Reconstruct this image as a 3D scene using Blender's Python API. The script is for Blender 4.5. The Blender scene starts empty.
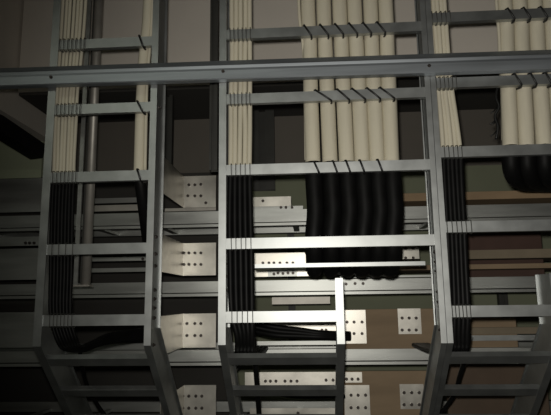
import bpy, bmesh, math, random
from mathutils import Vector, Matrix
random.seed(7)
C = bpy.context.scene.collection
S = bpy.context.scene

# ---------------------------------------------------------------- camera, world, flash, exposure
W, H, F = 551.0, 415.0, 540.0
PITCH, YAW, ROLL = math.radians(9.731), math.radians(-3.603), math.radians(-0.757)
CAMP = Vector((0, -2.1465, 1.6))
fw = Vector((math.sin(YAW)*math.cos(PITCH), math.cos(YAW)*math.cos(PITCH), math.sin(PITCH)))
r0 = Vector((math.cos(YAW), -math.sin(YAW), 0)); u0 = r0.cross(fw)
rt = r0*math.cos(ROLL) + u0*math.sin(ROLL); up = -r0*math.sin(ROLL) + u0*math.cos(ROLL)
cd = bpy.data.cameras.new('camera'); cam = bpy.data.objects.new('camera', cd); C.objects.link(cam)
cd.sensor_width = 36; cd.lens = F*36/W; cd.clip_start = .05
m = Matrix((rt, up, -fw)).transposed().to_4x4(); m.translation = CAMP
cam.matrix_world = m; S.camera = cam

world = bpy.data.worlds.new('world'); S.world = world; world.use_nodes = True
world.node_tree.nodes['Background'].inputs[0].default_value = (.75, .9, .8, 1)
world.node_tree.nodes['Background'].inputs[1].default_value = .02

fl = bpy.data.lights.new('flash', 'SPOT'); flo = bpy.data.objects.new('flash', fl); C.objects.link(flo)
fl.energy = 118; fl.color = (1, .96, .88); fl.shadow_soft_size = .02
fl.spot_size = math.radians(98); fl.spot_blend = 1.0
flo.location = CAMP + rt*(-.02) + up*.055 + fw*.02
aim = Vector((.36, 0, 2.05)) - flo.location
flo.rotation_euler = aim.to_track_quat('-Z', 'Y').to_euler()
# faint ceiling fluorescent of the room behind the photographer
al = bpy.data.lights.new('room_light', 'AREA'); alo = bpy.data.objects.new('room_light', al); C.objects.link(alo)
al.shape = 'RECTANGLE'; al.size = 1.2; al.size_y = .3; al.energy = 6.5; al.color = (.95, 1, .85)
alo.location = (-1.2, -1.8, 3.2)

S.view_settings.view_transform = 'Standard'; S.view_settings.look = 'None'
S.view_settings.gamma = 1; S.view_settings.use_curve_mapping = False
S.view_settings.exposure = 0.0

# ---------------------------------------------------------------- helpers
def at(px, py, Y):
    d = fw + rt*((px-W/2)/F) - up*((py-H/2)/F)
    return CAMP + d*((Y-CAMP.y)/d.y)
def rect(x0, y0, x1, y1, Y):
    xm, ym = (x0+x1)/2, (y0+y1)/2
    return at(x0, ym, Y).x, at(x1, ym, Y).x, at(xm, y1, Y).z, at(xm, y0, Y).z
def tag(o, label=None, cat=None, group=None, kind=None):
    if label: o['label'] = label
    if cat: o['category'] = cat
    if group: o['group'] = group
    if kind: o['kind'] = kind
    return o
def empty(name, loc, label, cat, group=None):
    o = bpy.data.objects.new(name, None); C.objects.link(o); o.location = loc
    o.empty_display_size = .05
    return tag(o, label, cat, group)
def obj(name, bm, mat, parent=None, smooth=False, bevel=0):
    me = bpy.data.meshes.new(name)
    bmesh.ops.recalc_face_normals(bm, faces=bm.faces)
    if smooth:
        for f in bm.faces: f.smooth = True
    bm.to_mesh(me); bm.free(); me.materials.append(mat)
    o = bpy.data.objects.new(name, me); C.objects.link(o)
    if parent:
        o.parent = parent
        pm = parent
        off = Vector((0, 0, 0))
        while pm: off += pm.location; pm = pm.parent
        me.transform(Matrix.Translation(-off))
    else:
        # origin at the mesh base centre
        xs = [v.co for v in me.vertices]
        c = Vector((sum(v.x for v in xs)/len(xs), sum(v.y for v in xs)/len(xs), min(v.z for v in xs)))
        me.transform(Matrix.Translation(-c)); o.location = c
    if bevel:
        b = o.modifiers.new('bevel', 'BEVEL'); b.width = bevel; b.segments = 2; b.limit_method = 'ANGLE'
    return o
def box(bm, x0, x1, y0, y1, z0, z1, M=None):
    vs = [bm.verts.new(Vector(p)) for p in ((x0,y0,z0),(x1,y0,z0),(x1,y1,z0),(x0,y1,z0),(x0,y0,z1),(x1,y0,z1),(x1,y1,z1),(x0,y1,z1))]
    if M:
        for v in vs: v.co = M @ v.co
    for f in ((0,3,2,1),(4,5,6,7),(0,1,5,4),(1,2,6,5),(2,3,7,6),(3,0,4,7)): bm.faces.new([vs[i] for i in f])
    return bm
def boxes(*L):
    bm = bmesh.new()
    for b in L: box(bm, *b)
    return bm
def prism(bm, pts, z0, z1, ax='z', M=None):
    """closed 2-D outline extruded: ax='x' -> pts are (y,z); 'y' -> (x,z); 'z' -> (x,y)"""
    def mk(p, t):
        v = Vector((t,p[0],p[1])) if ax == 'x' else Vector((p[0],t,p[1])) if ax == 'y' else Vector((p[0],p[1],t))
        return M @ v if M else v
    a = [bm.verts.new(mk(p, z0)) for p in pts]; b = [bm.verts.new(mk(p, z1)) for p in pts]
    n = len(pts)
    for i in range(n): bm.faces.new((a[i], a[(i+1)%n], b[(i+1)%n], b[i]))
    bm.faces.new(a[::-1]); bm.faces.new(b)
    return bm
def smooth_path(pts, k=8):
    pts = [Vector(p) for p in pts]
    if len(pts) < 3: return pts
    P = [pts[0]*2-pts[1]] + pts + [pts[-1]*2-pts[-2]]; out = []
    for i in range(1, len(P)-2):
        a, b, c, d = P[i-1:i+3]
        for j in range(k):
            t = j/k
            out.append(.5*((2*b) + (c-a)*t + (2*a-5*b+4*c-d)*t*t + (3*b-a-3*c+d)*t**3))
    out.append(P[-2]); return out
def tube(bm, pts, r, n=10, closed=False, rb=None):
    rings = []; N = len(pts); nrm = None
    for i, p in enumerate(pts):
        if closed: t = pts[(i+1)%N]-pts[i-1]
        else: t = pts[min(i+1, N-1)]-pts[max(i-1, 0)]
        t.normalize()
        if nrm is None: nrm = t.orthogonal().normalized()
        nrm = (nrm - t*nrm.dot(t)).normalized(); bn = t.cross(nrm)
        rr = r if rb is None else rb(i/(N-1))*r
        rings.append([bm.verts.new(p + (nrm*math.cos(2*math.pi*j/n) + bn*math.sin(2*math.pi*j/n))*rr) for j in range(n)])
    for i in range(N if closed else N-1):
        a, b = rings[i], rings[(i+1)%N]
        for j in range(n): bm.faces.new((a[j], a[(j+1)%n], b[(j+1)%n], b[j]))
    if not closed: bm.faces.new(rings[0][::-1]); bm.faces.new(rings[-1])
    return bm

def mat(name, col, rough=.6, metal=0., var=.15, scale=8., bump=0., stretch=(1,1,1), col2=None, rvar=0., spec=.5):
    m = bpy.data.materials.new(name); m.use_nodes = True; nt = m.node_tree
    b = nt.nodes['Principled BSDF']; b.inputs['Roughness'].default_value = rough; b.inputs['Metallic'].default_value = metal
    b.inputs['Specular IOR Level'].default_value = spec
    tc = nt.nodes.new('ShaderNodeTexCoord'); mp = nt.nodes.new('ShaderNodeMapping'); mp.inputs['Scale'].default_value = stretch
    nz = nt.nodes.new('ShaderNodeTexNoise'); nz.inputs['Scale'].default_value = scale; nz.inputs['Detail'].default_value = 5
    nt.links.new(tc.outputs['Object'], mp.inputs[0]); nt.links.new(mp.outputs[0], nz.inputs['Vector'])
    cr = nt.nodes.new('ShaderNodeValToRGB'); cr.color_ramp.elements[0].position = .3; cr.color_ramp.elements[1].position = .7
    c2 = col2 or tuple(c*(1+var) for c in col)
    cr.color_ramp.elements[0].color = (*[c*(1-var) for c in col], 1) if not col2 else (*col, 1); cr.color_ramp.elements[1].color = (*c2, 1)
    nt.links.new(nz.outputs['Fac'], cr.inputs[0]); nt.links.new(cr.outputs[0], b.inputs['Base Color'])
    if rvar:
        mr = nt.nodes.new('ShaderNodeMapRange'); mr.inputs['To Min'].default_value = rough-rvar; mr.inputs['To Max'].default_value = rough+rvar
        nt.links.new(nz.outputs['Fac'], mr.inputs[0]); nt.links.new(mr.outputs[0], b.inputs['Roughness'])
    if bump:
        bp = nt.nodes.new('ShaderNodeBump'); bp.inputs['Strength'].default_value = bump; bp.inputs['Distance'].default_value = .01
        nt.links.new(nz.outputs['Fac'], bp.inputs['Height']); nt.links.new(bp.outputs[0], b.inputs['Normal'])
    return m
M = dict(
 galv = mat('galvanised_steel', (.43,.445,.44), .47, .94, .12, 14, .02, rvar=.05),
 bar  = mat('galvanised_channel_steel', (.38,.41,.44), .5, .85, .2, 6, .03, stretch=(.3,1,4), rvar=.05),
 plate= mat('splice_plate_steel', (.54,.52,.47), .40, .96, .22, 7, .06, rvar=.10),
 rail = mat('tray_steel', (.42,.43,.41), .44, .8, .18, 7, .03, stretch=(.4,1,3), rvar=.06),
 post = mat('strut_steel', (.42,.40,.36), .5, .6, .15, 10),
 dark = mat('dark_painted_steel', (.045,.045,.04), .6, .2, .2, 6),
 cream= mat('cream_cable_coating', (.56,.52,.41), .75, 0, .09, 9, .05, stretch=(3,3,.4)),
 black= mat('black_cable_sheath', (.005,.005,.005), .5, 0, .3, 20, spec=.14),
 tie  = mat('black_tie_plastic', (.008,.008,.008), .45, 0, .2, 20),
 thintie = mat('thin_tie_wire', (.05,.05,.045), .5, 0, .2, 20),
 bolt = mat('dark_bolt_steel', (.06,.05,.045), .45, .6, .3, 30),
 brown= mat('brown_fireproof_board', (.26,.19,.12), .85, 0, .18, 5, .1, stretch=(.5,1,2)),
 beige= mat('beige_board', (.22,.18,.125), .85, 0, .15, 5, .1),
 white= mat('white_painted_concrete', (.80,.74,.66), .9, 0, .05, 2, .05),
 wall = mat('grey_wall_plaster', (.15,.14,.125), .9, 0, .08, 2, .05),
 olive= mat('olive_wall_paint', (.15,.135,.115), .85, 0, .06, 2, .03),
 lime = mat('pale_olive_paint', (.22,.235,.16), .85, 0, .06, 2, .03),
 soffit = mat('dark_painted_shade', (.05,.047,.042), .9, 0, .1, 2, .03),  # shade under the beam and behind the trays, put into the colour
 blackm = mat('matt_black_cable_sheath', (.004,.004,.004), .55, 0, .3, 20, spec=.12),
 lime_lit = mat('olive_paint_lit', (.50,.55,.38), .85, 0, .06, 2, .03),  # brighter copy of the olive paint, light put into the colour
 redbrown = mat('dark_reddish_board', (.075,.042,.032), .85, 0, .2, 5, .1),
 darkbrown = mat('dark_brown_board', (.10,.07,.048), .85, 0, .2, 5, .1),
 tan = mat('tan_board', (.30,.21,.125), .85, 0, .2, 5, .1, stretch=(.5,1,2)),
 floor= mat('grey_floor', (.12,.12,.11), .7, 0, .15, 3),
)

# ---------------------------------------------------------------- the room
XL, XR, YB, YF, ZC = -2.7, 2.7, 1.70, -3.2, 4.0
def struct(name, bm, m): return tag(obj(name, bm, m), kind='structure')
struct('floor', boxes((XL-.1,XR+.1,YF-.1,YB+.1,-.1,0)), M['floor'])
struct('ceiling', boxes((XL-.1,XR+.1,YF-.1,YB+.1,ZC,ZC+.1)), M['wall'])
struct('wall_back', boxes((XL-.1,XR+.1,YB,YB+.1,0,ZC)), M['olive'])
struct('wall_left', boxes((XL-.1,XL,YF,YB,0,ZC)), M['olive'])
struct('wall_right', boxes((XR,XR+.1,YF,YB,0,ZC)), M['wall'])
struct('wall_front', boxes((XL-.1,XR+.1,YF-.1,YF,0,ZC)), M['wall'])
# downstand beam across the room
zb = at(300, 81, 1.10).z
xb = at(20, 60, 1.1).x
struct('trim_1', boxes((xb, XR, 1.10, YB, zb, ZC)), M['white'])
struct('trim_3', boxes((xb, XR, 1.115, YB, zb-.02, zb)), M['soffit'])  # dark board added for the shaded underside of the beam
X0,X1,Z0,Z1 = rect(-30, 132, 42, 180, 1.62)
struct('trim_4', boxes((XL, X1, 1.62, YB, Z0-.05, Z1+.1)), M['lime_lit'])  # wall panel at the left, lit by its brighter colour
struct('trim_6', boxes((XL, at(232,300,1.6).x, 1.63, YB, 0, at(150,174,1.63).z)), M['soffit'])  # dark sheet added for the shade behind the lower left trays
X0,X1,Z0,Z1 = rect(220, 168, 560, 300, 1.66)
struct('trim_5', boxes((at(228,180,1.66).x, XR, 1.66, YB, 0, Z1)), M['lime'])
# beam running towards the viewer on the left, its side face and soffit
e0 = at(46, 154, 1.55)
struct('trim_2', boxes((XL, e0.x, YF+.5, YB, e0.z+.12, ZC)), M['white'])

# ---------------------------------------------------------------- cable ladders
ZB = at(221, 345, 0).z            # height of the bend
TOP = 3.3
SD = Vector((0, 1, -1)).normalized()   # direction of the lower leg: back and down
SN = Vector((0, -1, -1)).normalized()
LEG = .78
def rail_bm(x, wd, ztop, side=0, dep=.15):
    """I section rail: front flange, web, rear flange; vertical then bent back 45 degrees. side shifts web to flange edge"""
    bm = bmesh.new(); t = .0035; h = wd/2
    wx = x + side*(h - t/2)
    # profile in local (u = across depth). front line passes (Y=0,Z) to bend, then goes back-down.
    def strip(xa, xb_, d0, d1):
        # two depth offsets d0,d1 from the front line; mitred at the bend
        k = math.tan(math.radians(22.5))
        def line(d):   # rear offset lines: the vertical part at Y=d; bend height moves up by d*tan(22.5)
            return [(d, ztop), (d, ZB + d*k), (d + (LEG*SD).y - d*k*0 - d*(1-math.cos(math.radians(45))) , ZB + (LEG*SD).z + d*math.sin(math.radians(45)))]
        a, b = line(d0), line(d1)
        prism(bm, a + b[::-1], xa, xb_, 'x')
    strip(x-h, x+h, 0, t)
    strip(wx-t/2, wx+t/2, t, dep-t)
    strip(wx-.010, wx+.010, dep-t, dep)
    return bm
RZ = {}
def rung_bm(xa, xb_, z):
    bm = bmesh.new(); hh = .0215
    # C channel open to the rear
    box(bm, xa, xb_, .0045, .0075, z-hh, z+hh)
    box(bm, xa, xb_, .0075, .028, z+hh-.003, z+hh)
    box(bm, xa, xb_, .0075, .028, z-hh, z-hh+.003)
    return bm
def low_rung_bm(xa, xb_, s):
    """rung of the leaning section, s = distance below the bend along the leg"""
    c = Vector((0, 0, ZB)) + SD*s
    X = Vector((1,0,0))
    R = Matrix((X, -SN, -SD)).transposed().to_4x4(); R.translation = c
    bm = bmesh.new(); hh = .0215
    box(bm, xa, xb_, .0045, .0075, -hh, hh, R)
    box(bm, xa, xb_, .0075, .028, hh-.003, hh, R)
    box(bm, xa, xb_, .0075, .028, -hh, -hh+.003, R)
    return bm
def bolt_bm(p, n, r=.007, l=.008):
    bm = bmesh.new(); n = Vector(n).normalized(); a = n.orthogonal().normalized(); b = n.cross(a)
    for (rr, l0, l1, k) in ((r, 0, l*.7, 6), (r*.55, l*.7, l*1.6, 8)):
        A = [bm.verts.new(Vector(p)+n*l0+(a*math.cos(2*math.pi*j/k)+b*math.sin(2*math.pi*j/k))*rr) for j in range(k)]
        B = [bm.verts.new(Vector(p)+n*l1+(a*math.cos(2*math.pi*j/k)+b*math.sin(2*math.pi*j/k))*rr) for j in range(k)]
        for j in range(k): bm.faces.new((A[j],A[(j+1)%k],B[(j+1)%k],B[j]))
        bm.faces.new(A[::-1]); bm.faces.new(B)
    return bm
X1L, X1R, X2L, X2S, X2R, X3L = -1.096, -.648, -.352, at(340,310,0).x, .5, .524
X3R = X3L + .80; X3S = at(557,310,0).x
rz = {1:[2.717,2.418,2.12,1.816,1.53], 2:[2.731,2.438,2.131,1.826,1.536], 3:[2.766,2.475,2.18,1.875,1.548]}
L1 = empty('cable_ladder', (-.872, .07, ZB), 'narrow galvanised cable ladder on the left, with a flat cable bundle', 'cable ladder')
L2 = empty('cable_ladder', (.07, .07, ZB), 'wide galvanised cable ladder in the centre with six thick cream cables behind its rungs', 'cable ladder')
L3 = empty('cable_ladder', (.92, .07, ZB), 'galvanised cable ladder at the right edge, fixed against the rail of the central ladder', 'cable ladder')
def add_rail(L, x, wd, ztop=TOP, side=0, bz=(), bdir=1):
    r = obj('side_rail', rail_bm(x, wd, ztop, side), M['galv'], L)
    t = .0035; h = wd/2; wx = x + side*(h-t/2)
    for z in bz: obj('bolt', bolt_bm((wx+bdir*t/2, .075, z), (bdir,0,0), .008, .006), M['bolt'], r)
    return r
zpx = lambda y, x=150, Y=.075: at(x, y, Y).z
add_rail(L1, X1L, .034)
add_rail(L1, X1R, .028, bz=[zpx(y) for y in (108, 237, 254, 266, 290, 299, 308, 318, 345)])
add_rail(L2, X2L, .030, bz=[zpx(y, 226) for y in (225, 252, 264, 276, 290)])
add_rail(L2, X2R, .022, side=1, bz=[zpx(y, 436) for y in (252, 262, 271, 292, 302, 330)], bdir=-1)
add_rail(L2, X2S, .030, ztop=at(340, 278, 0).z)
add_rail(L3, X3L, .022, side=-1)
add_rail(L3, X3R, .030)
add_rail(L3, X3S, .030, ztop=at(552, 273, 0).z)
g1, g2 = .0145, .0145
for i, (L, xa, xb_, zs) in enumerate(((L1, X1L+.004, X1R-.004, rz[1]), (L2, X2L+.004, X2R-.004, rz[2]), (L3, X3L+.004, X3R-.004, rz[3]))):
    zs = [zs[0]+.3] + list(zs)
    for k, z in enumerate(zs):
        xe = X2S-.004 if (i == 1 and k == 5) else X3S-.004 if (i == 2 and k == 5) else xb_
        obj('rung', rung_bm(xa, xe, z), M['galv'], L)
    xe = (xb_, X2S-.004, X3S-.004)[i]
    for s in (.105, .31, .515): obj('rung', low_rung_bm(xa, xe, s), M['galv'], L)

# ---------------------------------------------------------------- front channel across the ladders
za = at(275, 56.5, -.03).z; zb2 = at(275, 78.5, -.03).z; hh = za-zb2
bm = bmesh.new()
zt = za; z1 = za-.30*hh; z2 = zb2
prism(bm, [(-.004,zt),(-.013,zt-.004),(-.034,z1),(-.040,z1-.008),(-.038,z1-.020),(-.040,z1-.03),(-.040,z2+.004),(-.036,z2),(-.006,z2),(-.006,z2+.004),(-.033,z2+.005),(-.033,z1-.004),(-.010,zt-.008),(-.004,zt-.008)], XL, XR, 'x')
ch = obj('support_channel', bm, M['bar'])
ch.rotation_euler.y = .0075
tag(ch, 'long galvanised steel channel crossing in front of all the cable ladders', 'steel channel')
for (bx, by) in ((51,79), (223,72), (429,65)):
    p = at(bx, by, -.040); obj('bolt', bolt_bm(p, (0,-1,0), .0075, .006), M['bolt'], ch)

# ---------------------------------------------------------------- cables
def cable(pts_cream, pts_black, r, name, label, group, cat='cable', bm_='black'):
    """coated cable: cream run (thing) with the bare black run as its part"""
    root = None
    allp = (pts_cream or []) + (pts_black or [])
    if pts_cream and pts_black:
        root = empty(name, allp[len(pts_cream)], label, cat, group)
        obj('cream_coating', tube(bmesh.new(), smooth_path(pts_cream, 6), r, 12), M['cream'], root, True)
        obj('black_sheath', tube(bmesh.new(), smooth_path([pts_cream[-1]]+pts_black, 6), r*(1.1 if bm_ == 'black' else 1.14), 12), M[bm_], root, True)
    else:
        root = obj(name, tube(bmesh.new(), smooth_path(allp, 6), r, 12), M['cream' if pts_cream else 'black'], None, True)
        tag(root, label, cat, group)
    return root
ordn = ['first','second','third','fourth','fifth','sixth','seventh']
# flat bundles: (ladder word, px range at several heights, transition, count)
def lerp(a, b, t): return a+(b-a)*t
def bundle(n, edges, ytr, Y, r, tail, who, group):
    for i in range(n):
        t = (i+.5)/n; pts = []
        for (y, a, b) in edges:
            p = at(lerp(a, b, t), y, Y + .004*(i%2)); pts.append(p)
        p0 = pts[0].copy(); p0.z = 3.3; pts = [p0]+pts
        jit = random.uniform(-.002, .002)
        cr = [p + Vector((random.uniform(-.0012,.0012), random.uniform(-.003,.0), 0)) for p, e in zip(pts, [None]+edges) if e is None or e[0] <= ytr]
        bl = [p for p, e in zip(pts, [None]+edges) if e is not None and e[0] > ytr]
        bl += tail(i, t, bl[-1])
        cable(cr, bl, r, 'power_cable', f'thin cable, {ordn[i]} from the left in the flat bundle on {who}', group)
Yc = .042
def tail1(i, t, p):
    q = lambda px, py, Y: at(px, py, Y)
    return [q(lerp(57,78,t), lerp(343,340,t), .06), q(lerp(66,82,t), 350-4*t, .12), q(lerp(84,92,t), lerp(351,342,t), .2), q(lerp(105,112,t), lerp(344,333,t), .34), q(150, lerp(337,328,t), .55)]
bundle(7, [(12,61,87),(60,58,83),(90,56,79),(125,54,78),(160,53,76),(176,52,75.5),(215,50,74),(270,49,73),(315,49,72)], 176, Yc, .0072, tail1,
       'the left ladder', 'thin cables bundled on the left ladder')
def tail2(i, t, p):
    return [at(lerp(235,254,t), 335, .05), at(lerp(235.5,254,t), 350, .09), p + Vector((0, .14, at(240,357,.14).z-p.z)), p + Vector((0, .40, at(240,357,.16).z-p.z-.01)), p+Vector((0,.66, at(240,357,.16).z-p.z-.01))]
bundle(5, [(12,229.5,252),(60,229.5,252),(100,228.5,252),(130,228.5,252),(160,228,252),(171,228,252),(215,227,253),(260,227.5,254),(310,229,254.5)], 172, Yc, .0103, tail2,
       'the central ladder', 'thin cables bundled on the central ladder')
def tail3(i, t, p):
    return [at(lerp(448,469,t), 335, .06), at(lerp(449,468,t), 347, .09), p + Vector((-.01, .14, at(460,353,.14).z-p.z)), p + Vector((-.02, .40, at(460,353,.16).z-p.z-.01)), p+Vector((-.03,.66, at(460,353,.16).z-p.z-.01))]
bundle(5, [(12,428,447),(60,432,450.5),(88,436,453),(120,439,458),(150,441,462),(190,443,464),(225,445,466),(270,447,468),(310,448,470)], 151, Yc, .0095, tail3,
       'the right ladder', 'thin cables bundled on the right ladder')

# thick cables on the central ladder
Yt = .028+.034; rt_ = .0325
tops = [(309,301),(325,316),(340,331),(355,346),(368,360),(381,374)]
xm = [(312.5,309),(329.5,325),(346,341),(361.5,356.5),(376.5,371.5),(391,387)]   # x at y=150, x at y=40
for i in range(6):
    xa, xb_ = xm[i]
    sl = (xa-xb_)/110
    X = lambda y: xb_+(y-40)*sl + (0 if y > 60 else random.uniform(-.8,.8))
    cr = [at(X(y), y, Yt+random.uniform(0,.004)) for y in (10, 45, 95, 130, 163)]
    p0 = cr[0].copy(); p0.z = 3.3; cr = [p0]+cr
    xx = X(163)
    zs = at(xx, 234, Yt).z; R = .135; bl = [at(X(y)+ (y-163)*.02, y, Yt) for y in (185, 212)]
    px0 = at(xx+1, 236, Yt).x
    for a in (0, 22, 45, 67, 90):
        aa = math.radians(a); bl.append(Vector((px0, Yt+R*(1-math.cos(aa)), zs-R*math.sin(aa))))
    bl.append(Vector((px0, .45, zs-R+.025))); bl.append(Vector((px0, .74, zs-R+.065)))
    cable(cr, bl, rt_, 'power_cable', f'thick cream cable, {ordn[i]} from the left on the central ladder', 'thick cables on the central ladder', bm_='blackm')
# narrow strands beside the thick ones near the top of the central ladder
cable([Vector((at(299,10,.05).x,.05,3.3)), at(299,10,.05), at(302,35,.05), at(304,60,.07), at(305,90,.11), at(306,160,.13)], None, .007, 'power_cable', 'slender cream strand hugging the leftmost thick cable of the central ladder', None)

# bar under the black cables
x0,x1,z0,z1_ = rect(255, 262.8, 425, 267.5, .075)
brk = boxes((x0,x1,.068,.071,z0,z1_), (x0,x1,.068,.088,z0,z0+.003))
tag(obj('cross_bar', brk, M['galv']), 'slim bright steel bar passing under the black thick cables of the central ladder', 'steel bar')

# thick cables on the right ladder
xr = [(510.5,506),(526.5,521),(544,536.5),(561,552),(577,568),(594,584)]
for i,(xa,xb_) in enumerate(xr):
    sl = (xa-xb_)/120
    X = lambda y: xb_+(y-30)*sl
    cr = [at(X(y), y, Yt+random.uniform(0,.004)) for y in (10, 45, 95, 130, 147)]
    p0 = cr[0].copy(); p0.z = 3.3; cr = [p0]+cr
    zs = at(X(147), 160, Yt).z; px0 = at(X(155), 155, Yt).x; R = .115
    bl = [at(X(155), 155, Yt)]
    for (dx_, y_, Y_) in ((1,168,Yt+.015),(4,177,.12),(9,181,.18),(16,183,.27),(26,184,.40),(38,185,.55)):
        bl.append(at(X(155)+dx_, y_, Y_))
    cable(cr, bl, rt_*.98, 'power_cable', f'thick cream cable, {ordn[i]} from the left on the right ladder', 'thick cables on the right ladder', bm_='blackm')
cable([Vector((at(498,10,.05).x,.05,3.3)), at(497,10,.05), at(499,35,.05), at(500,60,.06), at(502,90,.10), at(503,140,.13)], None, .007, 'power_cable', 'slender cream strand hugging the leftmost thick cable of the right ladder', None)

# single cable on the left ladder
cr = [at(x, y, .058) for (x,y) in ((148,12),(145,45),(142.5,75),(140.8,110),(139.8,145),(139,174))]
p0 = cr[0].copy(); p0.z = 3.3
bl = [at(141,186,.075), at(143.5,205,.12), at(146,225,.2), at(148,240,.3), at(150,252,.45)]
cable([p0]+cr, bl, .0235, 'power_cable', 'single medium cream cable by the right rail of the left ladder, black end', None)
cr = [at(x, y, .045) for (x,y) in ((152,12),(150,45),(148.5,62),(147,80),(146,120),(145,170))]
p0 = cr[0].copy(); p0.z = 3.3
cable([p0]+cr, None, .007, 'power_cable', 'slender cream strand beside the single cable on the left ladder', None)

# loose black cables near the bottom
def loose(pts, r, label):
    o = obj('loose_cable', tube(bmesh.new(), smooth_path([at(*p) for p in pts], 8), r, 10), M['black'], None, True)
    tag(o, label, 'cable')
loose([(80,352,.30),(82,366,.36),(86,382,.42),(93,397,.48),(101,410,.52),(112,424,.56)], .009, 'loose black cable curving down below the end of the left bundle')
loose([(90,396,.60),(110,394,.60),(135,392,.60),(165,394,.62)], .006, 'thin black cable lying level behind the left ladder')
loose([(253,335,.14),(255,358,.26),(257,385,.40),(259,415,.52),(260,430,.56)], .012, 'loose black cable dropping from the central bundle behind the leaning rungs')
loose([(244,395,.62),(265,393,.62),(300,397,.62),(345,396,.62)], .008, 'thin black cable running level behind the lowest rungs of the central ladder')
loose([(469,335,.16),(466,355,.30),(460,375,.42),(454,395,.50),(441,412,.56),(430,420,.60)], .010, 'loose black cable curving left from the end of the right bundle')
for k in range(3):
    loose([(250,322+4*k,.62+.03*k),(275,327+4*k,.64),(300,330+3*k,.64),(322,333+2*k,.64),(350,334+2*k,.70)], .014, f'black cable sagging behind the central ladder, {("uppermost","middle","lowest")[k]} of the three')

# ties: thick lashings
def lash(x0, x1, z, rr, Yb_, label, group, r=.0042, m='tie'):
    f = -.003; h = .0245
    pts = [Vector(p) for p in ((x0,f,z+h),(lerp(x0,x1,.5),f-.001,z),(x1,f,z-h),(x1+.002,.015,z-h-.004),(x1-.004,Yb_,z-h*.4),(lerp(x0,x1,.5),Yb_+.004,z),(x0+.004,Yb_,z+h*.4),(x0-.002,.015,z+h+.004))]
    o = obj('cable_tie', tube(bmesh.new(), pts, r, 6, closed=True), M[m], None, True)
    tag(o, label, 'cable tie', group); return o
def rungz(L, k): return rz[L][k]
bk = Yt+rt_+.006
for k, word, xs in ((0,'topmost',[(304,311),(320,328),(335,343),(349,357),(363,371),(377,385)]), (1,'second',[(315,331),(337,349),(352,365),(367,380),(380,394)]), (2,'third',[(314,319),(333,337),(346,350),(360,364),(378,382)])):
    for q, (a, b) in enumerate(xs):
        z = rungz(2,k); zz = 0
        ya = {0:27,1:92,2:166}[k]
        lash(at(a,ya,0).x, at(b,ya,0).x, z, 0, bk, f'black tie slanting over the {word} rung of the central ladder, {ordn[q]} from the left', f'black ties on the {word} rung of the central ladder')
for k, word, xs in ((0,'topmost',[(508,514),(524,530),(541,547)]), (1,'second',[(515,521),(531,536),(546,551)])):
    for q, (a, b) in enumerate(xs):
        ya = {0:14,1:80}[k]
        lash(at(a,ya,0).x, at(b,ya,0).x, rungz(3,k), 0, bk, f'black tie over the {word} rung of the right ladder, {ordn[q]} from the left', f'black ties on the {word} rung of the right ladder')
for k, word, (a,b), y in ((0,'topmost',(139,143),41),(1,'second',(137,143),106),(2,'third',(137,141),175)):
    lash(at(a,y,0).x, at(b,y,0).x, rungz(1,k), 0, .088, f'black tie holding the single cable to the {word} rung of the left ladder', None)
bm = bmesh.new()
pts = [at(498,86,.10), at(496,97,.10), at(499,107,.095), at(495,116,.10), at(498,127,.095), at(496,139,.10)]
tube(bm, smooth_path(pts, 6), .006, 8)
for (x, y) in ((491,112),(490,123),(492,124),(491,135)): tube(bm, [at(497,y-5,.10), at((x+497)/2,y-1,.10), at(x,y+1,.095)], .003, 6)
tag(obj('wire', bm, M['tie'], None, True), 'ragged black wire beside the leftmost thick cable of the right ladder', 'wire')
# thin ties on the flat bundles
def thin_ties(L, k, xa, xb_, n, y, word, who, Yb_=.062):
    x0, x1 = at(xa,y,0).x, at(xb_,y,0).x
    for j in range(n):
        x = lerp(x0, x1, j/(n-1))+random.uniform(-.001,.001)
        lash(x, x+random.uniform(0,.0015), rungz(L,k), 0, Yb_, f'thin tie, {ordn[j]} from the left, on flat bundle at {word} rung of {who} ladder', f'thin ties on the {word} rung of the {who} ladder', r=.0018, m='thintie')
words = ('topmost','second','third','fourth','fifth')
for k,(a,b,n,y) in enumerate(((60,84,7,45),(57,80,7,110),(53,76,7,177),(52,73,4,250),(50,72,7,321))): thin_ties(1,k,a,b,n,y,words[k],'left')
for k,(a,b,n,y) in enumerate(((230,250,6,33),(230,250,6,98),(231,250,5,170),(231,251,5,243),(232,253,5,318))): thin_ties(2,k,a,b,n,y,words[k],'central')
for k,(a,b,n,y) in enumerate(((432,450,5,16),(436,456,6,81),(444,462,5,152),(447,471,6,227),(452,470,6,312))): thin_ties(3,k,a,b,n,y,words[k],'right')

# ---------------------------------------------------------------- horizontal trays behind
YT, YR = .85, 1.35
def chan(x0, x1, z0, z1, Y, dep=.045, lip=.012):
    """C channel, face to the viewer, flanges going back"""
    t = .003
    return boxes((x0,x1,Y,Y+t,z0,z1), (x0,x1,Y+t,Y+dep,z1-t,z1), (x0,x1,Y+t,Y+dep,z0,z0+t))
def bolts(parent, px, Y, r=.0088):
    for (x, y) in px: obj('bolt', bolt_bm(at(x, y, Y), (0,-1,0), r, .010), M['bolt'], parent)
def plate(parent, x0, y0, x1, y1, Y, bp, wing=None, mt='plate', name='splice_plate', cut=0):
    X0,X1,Z0,Z1 = rect(x0,y0,x1,y1,Y); bm = bmesh.new()
    box(bm, X0, X1, Y-.003, Y, Z0, Z1)
    if cut: bm.free(); bm = prism(bmesh.new(), [(X0,Z0),(X1,Z0),(X1-cut,Z1),(X0,Z1)], Y-.003, Y, 'y')
    if wing:   # second leaf folded towards the viewer
        dx, dy = wing
        prism(bm, [(X0,Y),(X0,Y-.003),(X0-dx,Y-dy),(X0-dx-.003,Y-dy)], Z0, Z1, 'z')
    o = obj(name, bm, M[mt], parent); bolts(o, bp, Y-.003); return o
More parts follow.
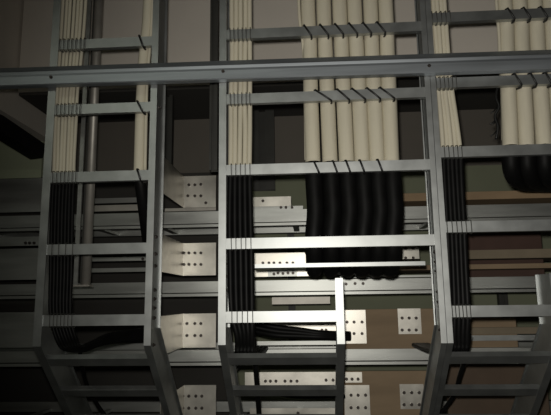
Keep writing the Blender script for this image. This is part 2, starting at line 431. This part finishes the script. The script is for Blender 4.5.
tiers = [  # px y of the face at x=200
  ('topmost', 211.5, 223.5), ('second', 281.5, 292.5), ('third', 350, 361.5), ('lowest', 419, 431)]
T = []
for k, (w_, ya, yb) in enumerate(tiers):
    z1 = at(200, ya, YT).z; z0 = at(200, yb, YT).z
    tr = empty('cable_tray', (0, 1.1, z0), f'long horizontal steel cable tray behind the ladders, {w_} of the four tiers' if k in (0, 3) else f'long horizontal steel cable tray behind the ladders, {w_} tier from the top', 'cable tray', 'horizontal cable trays on the back wall')
    bm = chan(XL, XR, z0, z1, YT); box(bm, XL, XR, YT-.004, YT+.02, z0-.021, z0-.006)
    obj('front_rail', bm, M['rail'], tr)
    bm = chan(XL, XR, z0, z1, YR); obj('rear_rail', bm, M['rail'], tr)
    x = XL+.2
    while x < XR:
        obj('rung', boxes((x, x+.035, YT+.003, YR, z0+.004, z0+.02)), M['rail'], tr); x += .4
    T.append((tr, z0, z1))
    # brackets from the wall carry the tray
    for x in (-2.3, at(236,300,1.1).x, 2.3):
        obj('bracket', boxes((x,x+.04,YT+.02,YB,z0-.05,z0-.021), (x,x+.04,YT+.05,YB,z0-.021,z0)), M['dark'], tr)
# splice plates between the left and central ladders, one leaf folded towards the viewer
def grid(xs, ys): return [(x,y) for y in ys for x in xs]
wg = (.0, .46)
plate(T[0][0], 184, 176, 216, 207.5, YT-.01, [(189,185),(195,185),(201,184.5),(188,196),(195,196),(201,196),(206,203)], wg)
plate(T[1][0], 183, 243, 216, 275.5, YT-.01, grid((184,189,195,201),(253,264.5))+[(178,272)], wg)
plate(T[2][0], 183, 313.5, 216, 347.5, YT-.01, grid((181,187,195,201),(323.5,335.5)), wg)
plate(T[3][0], 184, 385, 216, 424, YT-.01, grid((183,189,196,202),(396,408)), wg)
# tall side panels of the trays at the far left
for k,(ya,yb) in enumerate(((178,212),(248,280),(312,348))):
    X0,X1,Z0,Z1 = rect(-60, ya, 60, yb, YT); obj('side_panel', boxes((XL,X1,YT+.02,YT+.023,Z0,Z1),(XL,X1,YT+.02,YT+.05,Z1-.003,Z1)), M['rail'], T[k][0])
pg = plate(T[1][0], -10, 237, 43, 246, YT-.005, grid((26,30,34.5),(243,)), mt='rail')
# centre column plates
plate(T[0][0], 240, 197, 291, 206.5, YT-.008, [(263,201)], mt='plate', name='lip_plate')
plate(T[0][0], 240, 206.5, 303, 211, YT+.02, [(281,207.5),(286,207.5),(292,207.5)], mt='rail', name='lip_plate')
plate(T[1][0], 240, 253, 310, 264, YT-.01, [(263,263),(269,263),(274,263),(280,263),(287,263),(293,263)], cut=.03)
plate(T[1][0], 240, 270, 320, 276.5, YT-.008, [], mt='plate', name='lip_plate')
plate(T[1][0], 268, 269.5, 297, 276.5, YT-.014, [(274,274),(278,273),(283,273.5),(288,273),(293,273)], mt='rail')
plate(T[2][0], 240, 322, 336, 333, YT-.008, [(322,330),(326,330)], mt='plate')
plate(T[2][0], 245, 341, 340, 345, YT-.006, [(262,348)], mt='rail', name='lip_plate')
plate(T[3][0], 245, 372, 336, 396, YT-.012, grid((265.5,270.5,276,285,291,297),(381,391))+grid((326,333),(380,390)), mt='plate')
plate(T[3][0], 250, 408, 338, 424, YT-.008, [(298,413)], mt='plate')
plate(T[1][0], 272, 297, 330, 304, YT+.2, [], mt='post', name='lip_plate')
plate(T[0][0], 91, 198, 147, 203, YT+.08, [], mt='rail', name='lip_plate')
plate(T[0][0], 91, 205, 147, 211, YT+.04, [], mt='post', name='lip_plate')
plate(T[1][0], 91, 257, 148, 261, YT+.05, [(143,259)], mt='rail', name='lip_plate')
plate(T[1][0], 91, 268, 148, 272, YT+.10, [], mt='rail', name='lip_plate')
plate(T[0][0], 165, 208, 216, 211, YT+.01, [], mt='post', name='lip_plate')
# right column: plates
plate(T[1][0], 395, 245.5, 419, 259, YT-.02, grid((399,405.5,413),(248.5,258)), mt='plate')
plate(T[1][0], 340, 275.5, 436, 277.5, YT-.006, [(346,284),(355,283.5),(363,283.5)], mt='rail', name='lip_plate')
plate(T[2][0], 344, 310, 366, 343.5, YT-.03, grid((347,354,362),(322,333.5)), mt='plate')
plate(T[2][0], 398, 308.5, 421, 334, YT-.03, grid((402,409,416),(318,330)), (-.0,.0) and None, mt='plate')
plate(T[3][0], 345, 372, 362, 382.5, YT-.03, grid((346.5,352,358),(379,)), mt='plate')
plate(T[3][0], 344.5, 385, 370, 425, YT-.036, grid((351,358,365.5),(395,407.5)), mt='plate')
plate(T[3][0], 400, 384, 424, 409, YT-.03, grid((404,411.5,419),(392.5,404.5)), mt='plate')
plate(T[2][0], 463, 335, 562, 340.5, YT-.02, [], mt='galv', name='lip_plate')
# boards standing on the trays, right half
def board(x0, y0, x1, y1, Y, m_, label, dep=.025, cat='board'):
    X0,X1,Z0,Z1 = rect(x0,y0,x1,y1,Y)
    return tag(obj('fireproof_board', boxes((X0,X1,Y,Y+dep,Z0,Z1)), M[m_], bevel=.002), label, cat)
def standing(x0, x1, tier, ytop, Y, m_, label, dep=.022):
    X0,X1,Z0,Z1 = rect(x0, ytop, x1, ytop+4, Y)
    return tag(obj('fireproof_board', boxes((X0,X1,Y,Y+dep,T[tier][2]+.001,Z1)), M[m_], bevel=.002), label, 'board')
standing(340, 440, 2, 309, YT-.025, 'brown', 'plain brown board standing on the third tray between two steel plates')
standing(463, 516, 2, 318, YT+.01, 'brown', 'brown board standing on the third tray behind the right ladder')
standing(340, 430, 3, 371, YT-.025, 'brown', 'large brown board on the lowest tray behind the steel plates')
standing(445, 545, 3, 358, YT+.03, 'darkbrown', 'dark brown board on the lowest tray behind the right ladder')
standing(463, 541, 1, 233, YT+.12, 'redbrown', 'reddish brown board standing behind the right bundle on the second tray')
# lying boards
def lying(x0, x1, y0, y1, Y, m_, label, d=.3):
    X0,X1,Z0,Z1 = rect(x0,y0,x1,y1,Y)
    return tag(obj('fireproof_board', boxes((X0,X1,Y,Y+d,Z0,Z1)), M[m_], bevel=.002), label, 'board')
lying(396, 600, 191, 199, YT-.01, 'tan', 'long tan board lying along the top of the uppermost tray at the right', .4)
lying(455, 600, 249, 258, YT-.01, 'beige', 'beige board lying over the second tray behind the right ladder', .3)
lying(380, 600, 264, 269, YT-.02, 'brown', 'thin brown board lying just above the second tray at the right', .3)
lying(455, 600, 327, 334, YT-.012, 'beige', 'beige strip of board lying above the third tray behind the right ladder', .02)

# ---------------------------------------------------------------- posts
def strut(px0, px1, y_low, y_hi, Y, label, w=None, dep=.045, z_hi=None, m_='post'):
    """vertical strut channel: open towards the viewer, two bright lips"""
    a = at(px0, y_low, Y); b = at(px1, y_low, Y); z0 = a.z; z1 = z_hi or at(px0, y_hi, Y).z; t = .004; l = (b.x-a.x)*.28
    bm = boxes((a.x,b.x,Y+dep-t,Y+dep,z0,z1), (a.x,a.x+t,Y,Y+dep-t,z0,z1), (b.x-t,b.x,Y,Y+dep-t,z0,z1), (a.x+t,a.x+l,Y,Y+t,z0,z1), (b.x-l*1.5,b.x-t,Y,Y+t,z0,z1))
    return tag(obj('strut_post', bm, M[m_]), label, 'post')
pa = at(75,285,.30); pb = at(86,285,.30)
hp = empty('hanger_post', (pb.x,.30,pb.z), 'grey pipe and flat bar hanging behind the left ladder, ending above the second tray', 'post')
obj('pipe', tube(bmesh.new(), [pb, Vector((pb.x,.30,ZC))], .020, 16), M['post'], hp, True)
obj('flat_bar', boxes((pa.x-.009,pa.x+.011,.30,.31,pa.z,ZC)), M['rail'], hp)
obj('web', boxes((pa.x+.011,pb.x-.012,.325,.330,pa.z+.01,ZC)), M['dark'], hp)
obj('end_clamp', boxes((pa.x-.010,pb.x+.022,.278,.332,pa.z-.008,pa.z)), M['post'], hp)
strut(209, 217, 170, 0, .45, 'dark strut post just left of the central ladder, high up', z_hi=ZC, m_='dark')
strut(253, 275, 190, 0, 1.55, 'dark steel post on the back wall seen between bundle and thick cables', z_hi=zb, m_='dark')
strut(163, 171, 176, 0, 1.2, 'slim grey strut post on the wall right of the left ladder', z_hi=zb, m_='dark')
strut(289, 296, 345, 0, 1.60, 'dark post on the back wall behind the short middle plate of the central ladder', z_hi=at(292,226,1.6).z, m_='dark')
strut(503, 512, 345, 0, 1.60, 'dark post on the back wall behind the right ladder', z_hi=at(507,235,1.6).z, m_='dark')
# conduit along the left beam
bm = tube(bmesh.new(), [at(-40,72,.6), at(0,97,1.0), at(34,130,1.5), at(38,134,1.66)], .018, 10)
pc = obj('conduit', bm, M['post'], None, True); tag(pc, 'grey conduit running along the ceiling beam at the far left', 'conduit')
bm = tube(bmesh.new(), [at(28,126,1.36), at(32,130,1.44)], .03, 10); obj('coupling', bm, M['plate'], pc, True)
bm = tube(bmesh.new(), smooth_path([at(-45,98,.75), at(38,152,1.45)]), .075, 4)  # black strip standing for the shaded underside of the left beam
tag(obj('shade_strip', bm, M['tie']), 'black strip added as beam shade, slanting down behind the conduit at the far left', 'shade strip')
